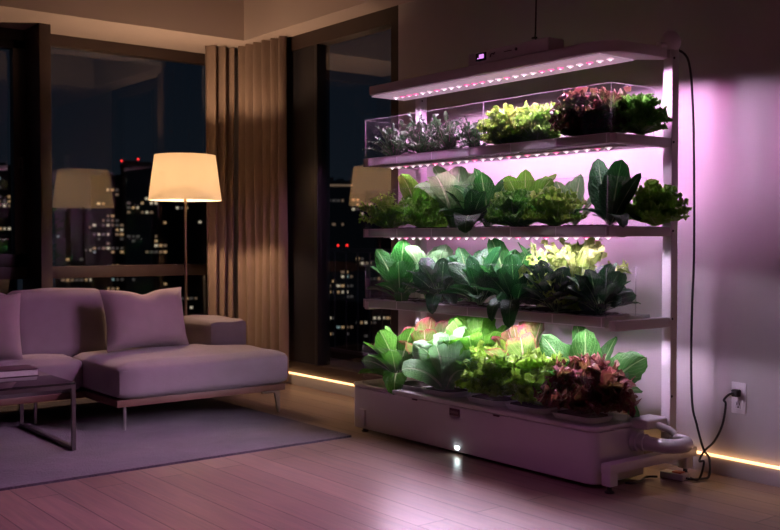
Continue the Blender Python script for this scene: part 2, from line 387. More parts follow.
# legs
def leg(x, y, kind):
    m = MB()
    if kind: m.box(x-.13, x+.012, y-.012, y+.012, .15, .164, .003).add([(x-.03,y-.008,.155),(x+.012,y-.008,.155),(x+.012,y-.008,.012),(x-.002,y-.008,.012),(x-.03,y+.008,.155),(x+.012,y+.008,.155),(x+.012,y+.008,.012),(x-.002,y+.008,.012)], [[0,3,2,1],[4,5,6,7],[0,1,5,4],[1,2,6,5],[2,3,7,6],[3,0,4,7]])
    else: m.tube([(x,y,.165),(x,y,.012)], [.012,.009], 12)
    sp('leg', m, m_leg)
leg(2.50, 5.83, 0); leg(3.60, 5.80, 1); leg(2.14, 6.40, 0); leg(.3, 6.40, 0); leg(3.55, 6.9, 0); leg(.3, 6.9, 0); leg(2.2, 6.9, 0)

def pillow(label, c, w, h, th, rx, rz, mat, seed, grp='throw pillows on the sofa'):
    bm = bmesh.new(); n = 18; r = random.Random(seed)
    for s in (1, -1):
        g = {}
        for i in range(n+1):
            for j in range(n+1):
                u = i/n*2-1; v = j/n*2-1
                k = 1 - .07*(1-abs(u)**2)*abs(v)**3 ; k2 = 1-.07*(1-abs(v)**2)*abs(u)**3
                x = u*w/2*k2; z = v*h/2*k
                d = max(0, (1-u**4)*(1-v**4))**.66*th/2
                d *= 1 - .10*math.exp(-((u+.1)**2*18+(v-1.0)**2*3)) + .05*math.sin(5*u+2*v+seed)
                g[i, j] = bm.verts.new((x, s*d, z))
        for i in range(n):
            for j in range(n):
                f = (g[i,j], g[i+1,j], g[i+1,j+1], g[i,j+1]); bm.faces.new(f if s < 0 else f[::-1])
    bmesh.ops.remove_doubles(bm, verts=bm.verts[:], dist=.0006)
    # drooping dent in the upper edge
    for q in bm.verts:
        t = (q.co.z/(h/2)+1)/2
        q.co.z -= .035*max(0, t)**3*math.exp(-(q.co.x/(w*.13))**2)
    mt = Matrix.Rotation(rz, 4, 'Z') @ Matrix.Rotation(rx, 4, 'X')
    o = MB().take(bm, 0, True, mt).build('throw_pillow', mat, loc=c)
    return tag(o, label, 'pillow', grp)
m_pil = fabric('pillow_cloth', (.32,.26,.26), 380, .3)
pillow('plump grey throw pillow leaning upright at the chaise end of the sofa', (2.915, 6.43, .655), .63, .43, .22, -.26, .06, m_pil, 2)
pillow('grey throw pillow cut by the left edge of the picture', (x_at(-14,6.43), 6.43, .645), .42, .44, .17, -.22, -.2, m_pil, 5)

# ------------------------------------------------------------------ coffee table + book
m_tm = M('table_metal', (.16,.14,.145), .35, metal=.9)
m_tt = M('black_glass_top', (.012,.010,.014), .06, spec=.6)
tb = Vector((1.2, 5.81, 0)); table = thing('coffee_table', 'low black-topped coffee table with thin square metal frame on the rug', 'table', tb)
TX1, TX0, TYa, TYb, TZ = 2.045, .75, 5.44, 6.36, .395; z0 = .0145
MB().box(TX0, TX1, TYa, TYb, TZ-.008, TZ+.004, .002).build('tabletop', m_tt, table, off=tb)
for x in (TX0, TX1-.022):
    MB().box(x, x+.022, TYa, TYa+.022, z0, TZ-.03).box(x, x+.022, TYb-.022, TYb, z0, TZ-.03).box(x, x+.022, TYa+.022, TYb-.022, z0, z0+.022).build('leg_frame', m_tm, table, off=tb)
MB().box(TX0, TX1, TYa, TYa+.022, TZ-.03, TZ-.008).box(TX0, TX1, TYb-.022, TYb, TZ-.03, TZ-.008).box(TX0, TX0+.022, TYa+.022, TYb-.022, TZ-.03, TZ-.008).box(TX1-.022, TX1, TYa+.022, TYb-.022, TZ-.03, TZ-.008).build('top_rail', m_tm, table, off=tb)
bk = thing('book', 'thin hardback book lying on the black coffee table', 'book', (1.83, 5.97, TZ+.004), rz=-.06)
MB().box(-.15, .15, -.105, .105, .004, .038).build('pages', M('paper', (.6,.57,.55), .8, noise=.1, nscale=90), bk)
MB().box(-.155, .155, -.11, .11, 0, .004, .001).box(-.155, .155, -.11, .11, .038, .042, .001).box(-.157, -.153, -.11, .11, 0, .042, .001).build('cover', M('book_cover', (.09,.05,.06), .35, noise=.4, nscale=12), bk)

# ------------------------------------------------------------------ floor lamp
LP = Vector((7.045*ray(185.5)[0]/ray(185.5)[1], 7.045, 0)); LPD = LP.x*CF[0]+LP.y*CF[1]
lamp = thing('floor_lamp', 'slim floor lamp with glowing cream drum shade behind the sofa', 'lamp', LP)
m_brass = M('lamp_metal', (.42,.30,.20), .3, metal=.9)
zt, zb = zof(155.5, LPD), zof(200.5, LPD); ws = LPD/F
MB().lathe([(0,0),(.14,0),(.145,.006),(.14,.016),(.03,.022),(.012,.04)], LP, 40).build('lamp_base', m_brass, lamp, off=LP)
MB().tube([LP+Vector((0,0,.03)), LP+Vector((0,0,zb+.03))], .0115, 14).build('pole', m_brass, lamp, off=LP)
ms = bpy.data.materials.new('lamp_shade_linen'); nt, out = nodes(ms)
p_ = N(nt, 'ShaderNodeBsdfDiffuse'); p_.inputs[0].default_value = (.95,.88,.75,1)
t_ = N(nt, 'ShaderNodeBsdfTranslucent'); t_.inputs[0].default_value = (1,.95,.84,1)
tc = N(nt, 'ShaderNodeTexCoord'); nz = N(nt, 'ShaderNodeTexNoise', i_Scale=120.0); nt.links.new(tc.outputs['Object'], nz.inputs[0])
bp = N(nt, 'ShaderNodeBump', i_Strength=.15, i_Distance=.002); nt.links.new(nz.outputs[0], bp.inputs['Height']); nt.links.new(bp.outputs[0], p_.inputs['Normal'])
x_ = N(nt, 'ShaderNodeMixShader', i_0=.72); nt.links.new(p_.outputs[0], x_.inputs[1]); nt.links.new(t_.outputs[0], x_.inputs[2]); nt.links.new(x_.outputs[0], out.inputs[0])
rb, rt = 36*ws, 30*ws
sh = MB().lathe([(rb,zb),(rt,zt),(rt-.003,zt),(rb-.003,zb),(rb,zb)], LP, 64, cap=False).build('lamp_shade', ms, lamp, off=LP)
MB().tube([LP+Vector((math.cos(a)*rt, math.sin(a)*rt, zt-.02)) for a in (0, PI)], .003, 6).tube([LP+Vector((0,0,zt-.1)), LP+Vector((0,0,zt+.01))], .006, 8).build('shade_spider', m_brass, lamp, off=LP)
MB().lathe([(.002,-.05),(.03,-.035),(.036,0),(.03,.03),(.014,.06),(.002,.065)], LP+Vector((0,0,(zt+zb)/2-.09)), 20, cap=False).build('bulb', M('bulb_glass', (1,.9,.7), .4, emit=(1,.58,.28), es=12), lamp, off=LP)
def plight(name, loc, colr, e, rad=.03):
    l = bpy.data.lights.new(name, 'POINT'); l.energy = e; l.color = colr; l.shadow_soft_size = rad
    o = bpy.data.objects.new(name, l); col.objects.link(o); o.location = loc; return o
plight('lamp_bulb_light', LP+Vector((0,0,(zt+zb)/2+.02)), (1,.64,.39), 72, .03)

# added purple fill spots at ceiling height, out of view, no fixtures there
for x_l, y_l, e_l, c_l, k_l in ((1.95,3.25,95,78,(.95,.25,.88)),(.6,4.6,20,110,(1,.27,.82)),(2.0,.4,50,124,(.95,.35,.95))):
    l_ = bpy.data.lights.new('added_fill_spot', 'SPOT'); l_.energy = e_l; l_.color = k_l; l_.spot_size = math.radians(c_l); l_.spot_blend = 1; l_.shadow_soft_size = .06
    o_ = bpy.data.objects.new('added_fill_spot', l_); col.objects.link(o_); o_.location = (x_l, y_l, ZC-.03)

# ------------------------------------------------------------------ hydroponic rack
m_wh = M('white_plastic', (.72,.70,.71), .32, noise=.01, nscale=5, coat=.1)
m_wm = M('white_powder_coat', (.70,.68,.69), .35)
m_ac = sheet('clear_acrylic', 1.45, (.97,.975,.975), 0.0, .002)
m_tr = sheet('frosted_trough', 1.45, (.97,.975,.975), 0.05, .5)
m_ge = sheet('guard_edge', 1.45, (.97,.97,.98), .05, .12)  # slight haze stands in for light caught along the guard edges
m_ace = M('acrylic_edge', (.75,.72,.78), .25)  # pale colour paints the bright line of light in the trough edges
m_led_bed = M('led_board', (.80,.78,.80), .5, emit=(1,.62,.85), es=.28)  # faint glow put in for the chips' light on the board
m_ledp = M('led_pink', (.9,.4,.6), .4, emit=(1,.50,.72), es=2.2)
m_ledw = M('led_white', (.9,.9,.9), .4, emit=(1,.86,.95), es=2.4)
m_ledg = M('led_cool', (.9,.9,.9), .4, emit=(.92,1,.97), es=3.4)
m_halop = M('led_halo_pink', (.9,.3,.5), .4, emit=(1,.12,.36), es=1.15)  # glowing ring paints the pink halo around each chip
m_halow = M('led_halo_white', (.9,.8,.85), .4, emit=(1,.62,.80), es=.95)  # same painted halo for the white and cool chips
m_dk = M('dark_rubber', (.02,.02,.022), .5)
RK = Vector((3.95, 4.0, 0))
rack = thing('hydroponic_rack', 'tall white four-tier hydroponic grow rack with pink LED bars against the wall', 'grow rack', RK)
def rp(name, mb, mat, parent=rack): return mb.build(name, mat, parent, off=RK)
YR, YL, XF, XP = 3.0, 4.93, 3.715, 4.13
SZ = [1.66, 1.22, .782]            # underside of each shelf
for y in (YR, YL):
    po = MB().box(XP, XP+.055, y-.0275, y+.0275, .14, 2.17, .006); po = rp('post', po, m_wm)
    k = MB()
    if y == YR:
        bm = bmesh.new(); bmesh.ops.create_uvsphere(bm, u_segments=24, v_segments=14, radius=1)
        k.take(bm, 0, True, Matrix.Translation((XP+.02, y, 2.185)) @ Matrix.Diagonal((.062,.045,.055,1)))
        k.tube([(XP-.075,y,2.155),(XP+.01,y,2.165)], .017, 14)
        k.box(XP-.012, XP+.002, y-.02, y+.02, 2.10, 2.17, .003)
    else: k.box(XP-.004, XP+.059, y-.03, y+.03, 2.165, 2.18, .004)
    rp('post_cap', k, m_wm, po)
    for zz in [.25, .42] + [q+.025 for q in SZ] + [2.10]:
        rp('screw', MB().tube([(XP+.012, y-.0275, zz), (XP+.012, y-.031, zz)], .006, 8), m_dk, po)
    ft = MB().box(3.67, 4.36, y-.03, y+.03, .092, .142, .008)
    for x in (3.70, 4.30): ft.box(x-.028, x+.028, y-.028, y+.028, .035, .10, .006)
    ft = rp('foot_beam', ft, m_wm)
    for x in (3.70, 4.30): rp('leveling_foot', MB().lathe([(.022,.0),(.024,.006),(.012,.014),(.010,.04)], (x, y, 0), 16), m_dk, ft)
# reservoir tank with rounded corners
def rrect(x0, x1, y0, y1, r, n=7):
    P = []
    for cx, cy, a0 in ((x1-r,y1-r,0),(x0+r,y1-r,PI/2),(x0+r,y0+r,PI),(x1-r,y0+r,1.5*PI)):
        for k in range(n+1): t = a0+PI/2*k/n; P.append((cx+r*math.cos(t), cy+r*math.sin(t)))
    return P
TK = (3.685, 4.10, 3.08, 5.06)
tank = rp('reservoir_tank', MB().prism(rrect(*TK, .055), .018, .272, bev=.008), m_wh)
rp('tank_lid', MB().prism(rrect(TK[0]-.004, TK[1]+.004, TK[2]-.004, TK[3]+.004, .058), .275, .298, bev=.006), m_wh, tank)
rp('status_light', MB().box(TK[0]-.003, TK[0]+.002, y_at(457.5,TK[0])-.014, y_at(457.5,TK[0])+.014, zof(445.5,5.55)-.008, zof(445.5,5.55)+.004, .002), M('status_led', (.9,.9,.9), .4, emit=(.85,1,1), es=60), tank)
m_bad = M('badge_dark', (.09,.03,.045), .4); yb = y_at(455, TK[0])
dgd = TK[0]*CF[0]+yb*CF[1]; zb_ = zof(413, dgd)
bd = rp('badge', MB().box(TK[0]-.003, TK[0]+.002, yb-.042, yb+.042, zb_-.021, zb_+.021, .001), m_bad, tank)
bl = MB(); 
for i, dy in enumerate((.028,.017,.006,-.005,-.016,-.027)):
    y = yb+dy; z = zb_; e = TK[0]-.0045
    bl.box(e, TK[0]-.002, y-.0035, y-.0015, z-.007, z+.007); bl.box(e, TK[0]-.002, y+.0015, y+.0035, z-.007, z+.007)
    if i % 2 == 0: bl.box(e, TK[0]-.002, y-.0035, y+.0035, z+.004, z+.007)
    else: bl.box(e, TK[0]-.002, y-.0035, y+.0035, z-.001, z+.001)
rp('badge_lettering', bl, M('badge_grey', (.35,.22,.25), .5), bd)
for px in (415, 497):
    y = y_at(px, TK[0]); rp('lid_notch', MB().box(TK[0]-.006, TK[0]+.002, y-.022, y+.022, .262, .270, .001), m_bad, tank)
# pipework at the right end
pp = MB()
pts = [(3.99,3.09,.2),(3.991,3.02,.2),(3.992,2.96,.2)]
for k in range(1, 17): t = k/16*PI; pts.append((4.075-.083*math.cos(t), 2.94-.083*math.sin(t), .2))
pts += [(4.158,2.975,.2)]
pp.tube(pts, .035, 20); pp.tube([(3.99,3.075,.2),(3.99,3.045,.2)], .050, 24); pp.tube([(3.992,3.03,.2),(3.994,3.012,.2)], .043, 24)
rp('return_pipe', pp, m_wh)
rp('overflow_box', MB().box(3.96, 4.13, 2.985, 3.10, .268, .318, .014, seg=3).tube([(4.04,3.0,.29),(4.10,2.95,.26),(4.11,2.93,.24)], .018, 12), m_wh)
# top light bar
LB0, LB1 = XF-.015, 4.02
def lightbar_poly():
    P = [(LB1, 4.885), (LB0, 4.885), (LB0, 3.12)]
    for k in range(1, 9): t = k/8*PI/2; P.append((LB0+.13*(1-math.cos(t)), 3.12-.12*math.sin(t)))
    P += [(XP-.03, 2.985), (XP-.0, 3.02), (LB1, 3.10)]
    return P
lb = rp('light_bar', MB().prism(lightbar_poly(), 2.095, 2.150, bev=.006), m_wm)
rp('led_board', MB().box(LB0+.03, LB1-.03, 3.10, 4.90, 2.088, 2.094), m_led_bed, lb)
def leds(parent, x, y0, y1, n, z, pattern, r=.010, dz=1.3):
    # every chip is its own mesh object sharing one of three shapes
    for i in range(n):
        y = y0+(y1-y0)*i/(n-1); kind = pattern[i % len(pattern)]
        key = 'led_'+kind+str(r)
        if key not in MATS:
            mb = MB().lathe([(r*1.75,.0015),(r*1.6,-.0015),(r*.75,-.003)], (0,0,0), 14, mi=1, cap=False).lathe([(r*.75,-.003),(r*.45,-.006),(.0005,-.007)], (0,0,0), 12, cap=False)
            o = mb.build('led_chip', [{'p': m_ledp, 'w': m_ledw, 'g': m_ledg}[kind], m_halop if kind == 'p' else m_halow], parent); MATS[key] = o.data
        else:
            o = bpy.data.objects.new('led_chip', MATS[key]); col.objects.link(o); o.parent = parent
        o.location = Vector((x, y, z)) - RK; o.scale = (1, 1, dz)
def beams(x, y0, y1, n, z, cols, e, cone=158, tilt=0):
    # wide downward beams of the LED row
    for i in range(n):
        l = bpy.data.lights.new('led_beam', 'SPOT'); l.energy = e; l.color = cols[i % len(cols)]; l.spot_size = math.radians(cone); l.spot_blend = .15; l.shadow_soft_size = .03
        o = bpy.data.objects.new('led_beam', l); col.objects.link(o); o.location = (x, y0+(y1-y0)*i/(n-1), z); o.rotation_euler = (0, math.radians(-tilt), 0)
PK, WH, CW = (1,.18,.74), (.98,.60,1), (.93,.74,1)
beams(3.86, 3.12, 4.8, 12, 2.074, (WH, PK, WH), 17, 162, 7)
for z_, cc, e_ in ((SZ[0], (WH, CW, PK), 2.0), (SZ[1], (CW, WH, CW), 5.5), (SZ[2], (CW, WH, CW), 6.5)): beams(3.845, 3.12, 4.8, 12, z_-.022, cc, e_, 162)
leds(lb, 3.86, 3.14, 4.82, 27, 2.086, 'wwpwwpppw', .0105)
# control box on the bar
yc0, yc1 = y_at(548, XF), y_at(468, XF)
cb = rp('control_box', MB().box(LB0+.012, LB0+.13, yc0, yc1, 2.150, 2.222, .010, seg=3), m_wm)
yd = y_at(480.5, LB0+.01); xd = LB0+.011
rp('display', MB().box(xd-.003, xd+.002, yd-.040, yd+.040, 2.168, 2.212, .002), M('screen_bezel', (.01,.01,.02), .2), cb)
rp('display_readout', MB().box(xd-.0045, xd-.003, yd-.024, yd+.012, 2.180, 2.203).box(xd-.0045, xd-.003, yd+.016, yd+.026, 2.180, 2.186), M('screen_glow', (.2,.1,.3), .4, emit=(.75,.3,.85), es=1.2), cb)
ym = y_at(492, LB0+.01)
rp('control_icon', MB().tube([(xd-.001,ym+.018,2.178),(xd-.001,ym+.014,2.192),(xd-.001,ym+.002,2.196),(xd-.001,ym-.008,2.190),(xd-.001,ym-.016,2.200)], .0032, 6), m_dk, cb)
rp('printed_line', MB().box(xd-.001, xd+.001, y_at(511,xd), y_at(503.5,xd), 2.190, 2.194), m_dk, cb)
rp('button', MB().tube([(xd+.002, y_at(515.5,xd), 2.193), (xd-.003, y_at(515.5,xd), 2.193)], .0085, 14), m_dk, cb)
# shelves
PATS = ['wpwwwpwwp', 'wgpwgwp', 'wggwgp']
for si, z in enumerate(SZ):
    yl, yr = 4.965, YR+.02
    if si == 2: yr = YR+.045
    XBk = 4.06
    sh_ = rp('shelf', MB().box(XF, XBk, yr, yl, z+.004, z+.012, .002), m_ac)
    lip = MB(); lip.box(XF-.002, XF+.003, yr, yl, z, z+.047).box(XBk-.005, XBk, yr, yl, z, z+.047).box(XF, XBk, yl-.005, yl, z, z+.047).box(XF, XBk, yr, yr+.005, z, z+.047)
    rp('trough_wall', lip, m_tr, sh_)
    ed = MB(); ed.box(XF-.003, XF+.004, yr, yl, z+.0455, z+.0485).box(XF-.003, XF+.004, yr, yl, z-.003, z+.002)
    for k in range(7): yk = yr+.02+(yl-yr-.04)*k/6; ed.box(XF-.003, XF+.004, yk-.003, yk+.003, z, z+.047)
    rp('trough_edge', ed, m_ace, sh_)
    for y in (YR, YL):
        ar = rp('arm', MB().box(XF-.005, XP+.01, y-.022, y+.022, z-.002 if si < 2 else z-.016, z+.046 if si < 2 else z+.034, .008), m_wm)
    bar = rp('led_bar', MB().box(3.825, 3.875, yr+.03, yl-.06, z-.006, z+.003, .002), m_wm, sh_)
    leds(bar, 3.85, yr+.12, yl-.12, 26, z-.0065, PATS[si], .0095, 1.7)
    # clear guard standing on the trough
    gh = .24; yy0 = yr if si != 1 else yr+.02; xb = (4.05, 4.02, 3.95)[si]
    g = MB().box(XF+.006, XF+.010, yy0, yl-.01, z+.045, z+.045+gh).box(XF+.01, xb, yl-.014, yl-.01, z+.045, z+.045+gh).box(XF+.01, xb, yy0, yy0+.004, z+.045, z+.045+gh)
    g = rp('clear_guard', g, m_ac)
    zt_ = z+.045+gh; e = MB().box(XF+.0055, XF+.0105, yy0, yl-.01, zt_, zt_+.002).box(XF+.01, xb, yl-.0145, yl-.0095, zt_, zt_+.002).box(XF+.01, xb, yy0-.0005, yy0+.0045, zt_, zt_+.002)
    e.box(XF+.0055, XF+.0095, yl-.0145, yl-.0105, z+.045, zt_).box(XF+.0055, XF+.0095, yy0-.001, yy0+.003, z+.045, zt_).box(xb-.002, xb+.001, yy0-.0005, yy0+.0045, z+.045, zt_)
    if si == 0: ym_ = y_at(482, XF); e.box(XF+.0055, XF+.0095, ym_-.002, ym_+.002, z+.045, zt_)
    rp('guard_edge', e, m_ge, g)
# guard on the tank
g = MB().box(3.70, 3.704, 3.12, 4.955, .30, .535).box(3.704, 3.99, 4.951, 4.955, .30, .535).box(3.704, 3.99, 3.12, 3.124, .30, .535)
g = rp('clear_guard', g, m_ac)
rp('guard_edge', MB().box(3.6995, 3.7045, 3.12, 4.955, .535, .537).box(3.704, 3.99, 4.9505, 4.9555, .535, .537).box(3.6995, 3.7035, 4.9515, 4.9555, .30, .535).box(3.99, 3.992, 3.12, 3.124, .30, .535), m_ge, g)

# ------------------------------------------------------------------ planting trays
m_tray = M('tray_plastic', (.74,.70,.74), .35, noise=.03, nscale=8)
m_soil = M('growing_medium', (.045,.028,.022), .95, noise=.5, nscale=60, bump=1, bscale=70)
m_soil = MATS['growing_medium']
def make_tray():
    t = thing('planting_tray', '', 'tray', (0,0,0), 'white planting trays in the shelf troughs')
    MB().prism(rrect(-.13,.13,-.138,.138,.02,4), 0, .036, bev=.004).build('tray_body', m_tray, t)
    bm = bmesh.new(); bmesh.ops.create_grid(bm, x_segments=10, y_segments=12, size=1)
    for q in bm.verts: q.co = Vector((q.co.x*.122, q.co.y*.130, .0375+.006*R.random()))
    MB().take(bm, 0, True).build('growing_medium', m_soil, t); return t
def copy_tree(o, parent=None):
    c = o.copy(); col.objects.link(c); c.parent = parent
    for ch in o.children: copy_tree(ch, c)
    return c
proto = make_tray(); first = True
shn = ['top', 'second', 'third']
posn = ['leftmost', 'second from the left', 'third from the left', 'third from the right', 'second from the right', 'rightmost']
for si, z in enumerate(SZ):
    for k in range(6):
        t = proto if first else copy_tree(proto); first = False
        t.location = (XF+.145, 4.80-.312*k, z+.0125)
        t['label'] = 'white planting tray in the %s shelf trough, %s of its row' % (shn[si], posn[k])
trayB = [(418,'left end of the tank lid, under the dark-green butterhead'), (447,'tank lid, under the pale romaine'), (494,'tank lid, under the front curly green lettuce'), (534,'tank lid, left of the red lettuce'), (583,'right end of the tank lid, under the red frilly lettuce')]
m_sauc = make = None
sa = thing('planting_saucer', '', 'tray', (0,0,0), 'white rimmed planting saucers on the tank lid')
s1 = MB(); P0 = rrect(-.085,.085,-.13,.13,.045,5); P1 = rrect(-.10,.10,-.145,.145,.055,5)
vs = [(p[0],p[1],0) for p in P0]+[(p[0],p[1],.026) for p in P1]+[(p[0]*1.06,p[1]*1.05,.030) for p in P1]+[(p[0]*.97,p[1]*.97,.031) for p in P1]+[(p[0],p[1],.020) for p in P0]
n_ = len(P0); fs = [[k*n_+i, k*n_+(i+1)%n_, (k+1)*n_+(i+1)%n_, (k+1)*n_+i] for k in range(4) for i in range(n_)] + [list(range(n_))[::-1], [4*n_+i for i in range(n_)]]
s1.add(vs, fs, 0, None, True).build('saucer_body', m_tray, sa)
MB().prism(rrect(-.078,.078,-.12,.12,.04,4), .0205, .030).build('growing_medium', m_soil, sa)
for i, (px, wh) in enumerate(trayB):
    t = sa if i == 0 else copy_tree(sa); x = 3.83
    t.location = (x, y_at(px, x), .2985); t['label'] = 'white rimmed saucer at the ' + wh if i in (0,4) else 'white rimmed saucer on the ' + wh

# ------------------------------------------------------------------ plants
CAMD = Vector((-.62,-.78,.15)).normalized()
G = {
 'bok':   leafmat('leaf_bok_choy', (.032,.17,.03), (.30,.48,.20), trans=.30, veinw=.08),
 'butter': leafmat('leaf_butterhead', (.07,.27,.03), (.36,.55,.2), trans=.38),
 'lime':  leafmat('leaf_lime', (.10,.32,.03), (.36,.55,.2), trans=.4, veinw=.07),
 'pale':  leafmat('leaf_pale_romaine', (.22,.42,.20), (.56,.70,.48), trans=.35, veinw=.10),
 'dark':  leafmat('leaf_dark_green', (.012,.085,.02), (.10,.24,.08), trans=.15, veinw=.06),
 'deep':  leafmat('leaf_deep_savoy', (.016,.07,.024), (.12,.20,.10), trans=.10, veinw=.06, tip=(.22,.16,.24), patch=.45),
 'curl':  leafmat('leaf_curly_green', (.22,.43,.06), (.40,.55,.20), trans=.42, veinw=.05),
 'curld': leafmat('leaf_curly_mid', (.11,.29,.045), (.28,.45,.18), trans=.4, veinw=.05),
 'yell':  leafmat('leaf_curly_yellow', (.42,.54,.16), (.6,.68,.36), trans=.42, veinw=.05),
 'red':   leafmat('leaf_red_frill', (.14,.16,.03), (.30,.22,.10), edge=(.13,.02,.028), est=.5, trans=.3, veinw=.04),
 'redg':  leafmat('leaf_bronze', (.05,.14,.025), (.16,.22,.08), edge=(.09,.03,.025), est=.7, trans=.25, veinw=.05),
 'rose':  leafmat('leaf_rose_edge', (.16,.28,.07), (.50,.36,.28), edge=(.30,.07,.07), est=.78, trans=.4, veinw=.08),
 'kale':  leafmat('leaf_purple_kale', (.03,.10,.03), (.12,.06,.10), edge=(.035,.09,.04), trans=.15, veinw=.07, tip=(.14,.07,.12), patch=.35),
}
m_stalk = M('pale_stalk', (.42,.55,.30), .45, noise=.1, nscale=30)
m_pstalk = M('purple_stalk', (.30,.10,.22), .45, noise=.1, nscale=30)
def leaf(mb, st, base, az, el, L, W, bend, shape, ruf, rf, cup, r, nu=14, nv=4, wave=0, twist=0, hang=False, face=None):
    """one blade: curved midline, shaped outline, ruffled margin"""
    c = Vector(base); dirh = Vector((math.cos(az), math.sin(az), 0)); s0 = Vector((-math.sin(az), math.cos(az), 0))
    vs = []; uvs = []; mid = []; p1, p2, p3 = r.uniform(0,6.3), r.uniform(0,6.3), r.uniform(0,6.3); e = el; jit = [r.uniform(-1,1) for _ in range(nu+1)]
    for i in range(nu+1):
        t = i/nu; e = el - bend*t**1.5
        if not hang and c.z < .06 and e < .28 and i > 1: e = .28
        d = dirh*math.cos(e) + Vector((0,0,1))*math.sin(e)
        tw = twist*t; s = s0*math.cos(tw) + d.cross(s0)*math.sin(tw); 
        if face is not None:
            sf = d.cross(face)
            if sf.length > .2: s = sf.normalized()
        n = d.cross(s)
        if i: c = c + d*(L/nu)
        mid.append(c.copy())
        if shape == 'spoon': w = .10+.9*max(0, math.sin(PI*min(1, max(0, (t-.28)/.72))**.85))**.6 if t > .28 else .10
        elif shape == 'round': w = .12+.9*max(0, math.sin(PI*((max(0, t-.42)/.58)**.8)))**.55 if t > .42 else .12
        elif shape == 'oval': w = .10+.92*max(0, math.sin(PI*((max(0, t-.12)/.88)**.9)))**.6 if t > .12 else .10
        elif shape == 'rom': w = .22 + .78*math.sin(PI*(.08+.82*t)**1.25)**.8 if t < .97 else .35
        elif shape == 'frill': w = .18 + .82*(math.sin(PI*(.04+.70*t))**1.2)
        else: w = (.10+.6*math.sin(PI*t**.8)**.8)*(.62+.38*math.sin(t*rf*PI+p1)) + .05
        if i == nu and shape != 'frill': w *= .15 if shape != 'rom' else .5
        w *= W*(1+.06*jit[i])
        for j in range(-nv, nv+1):
            v = j/nv; av = abs(v); sd = 1 if v > 0 else -1
            am = ruf*W*av**1.6*(min(1, t*1.6))
            q = c + s*(w*v) + n*(cup*w*v*v) \
              + n*am*(math.sin(rf*PI*2*t + p1 + sd*1.3) + .55*math.sin(rf*PI*4.3*t+p2*sd + v*3)) \
              + d*am*.7*math.cos(rf*PI*2*t+p3*sd) + s*sd*am*.55*math.sin(rf*PI*5*t+p2) + n*am*.45*math.sin(rf*PI*7.3*t+p3*sd)
            if t > .8 and ruf > .1: q += n*ruf*W*.8*math.sin(v*rf*2.2+p3)*(t-.8)*5 + d*ruf*W*.6*math.sin(v*rf*4+p1)*(t-.8)*5
            if wave: q += n*wave*W*math.sin(v*4+t*7+p1)
            vs.append(q); uvs.append((v*.5+.5, t))
    K = 2*nv+1; fs = [[i*K+j, i*K+j+1, (i+1)*K+j+1, (i+1)*K+j] for i in range(nu) for j in range(K-1)]
    mb.add(vs, fs, 0, uvs, True)
    if st is not None:
        k = max(3, int(nu*.75)); st.tube([p for p in mid[:k]], [max(.0008, W*.075*(1-i/k)) for i in range(k)], 6)
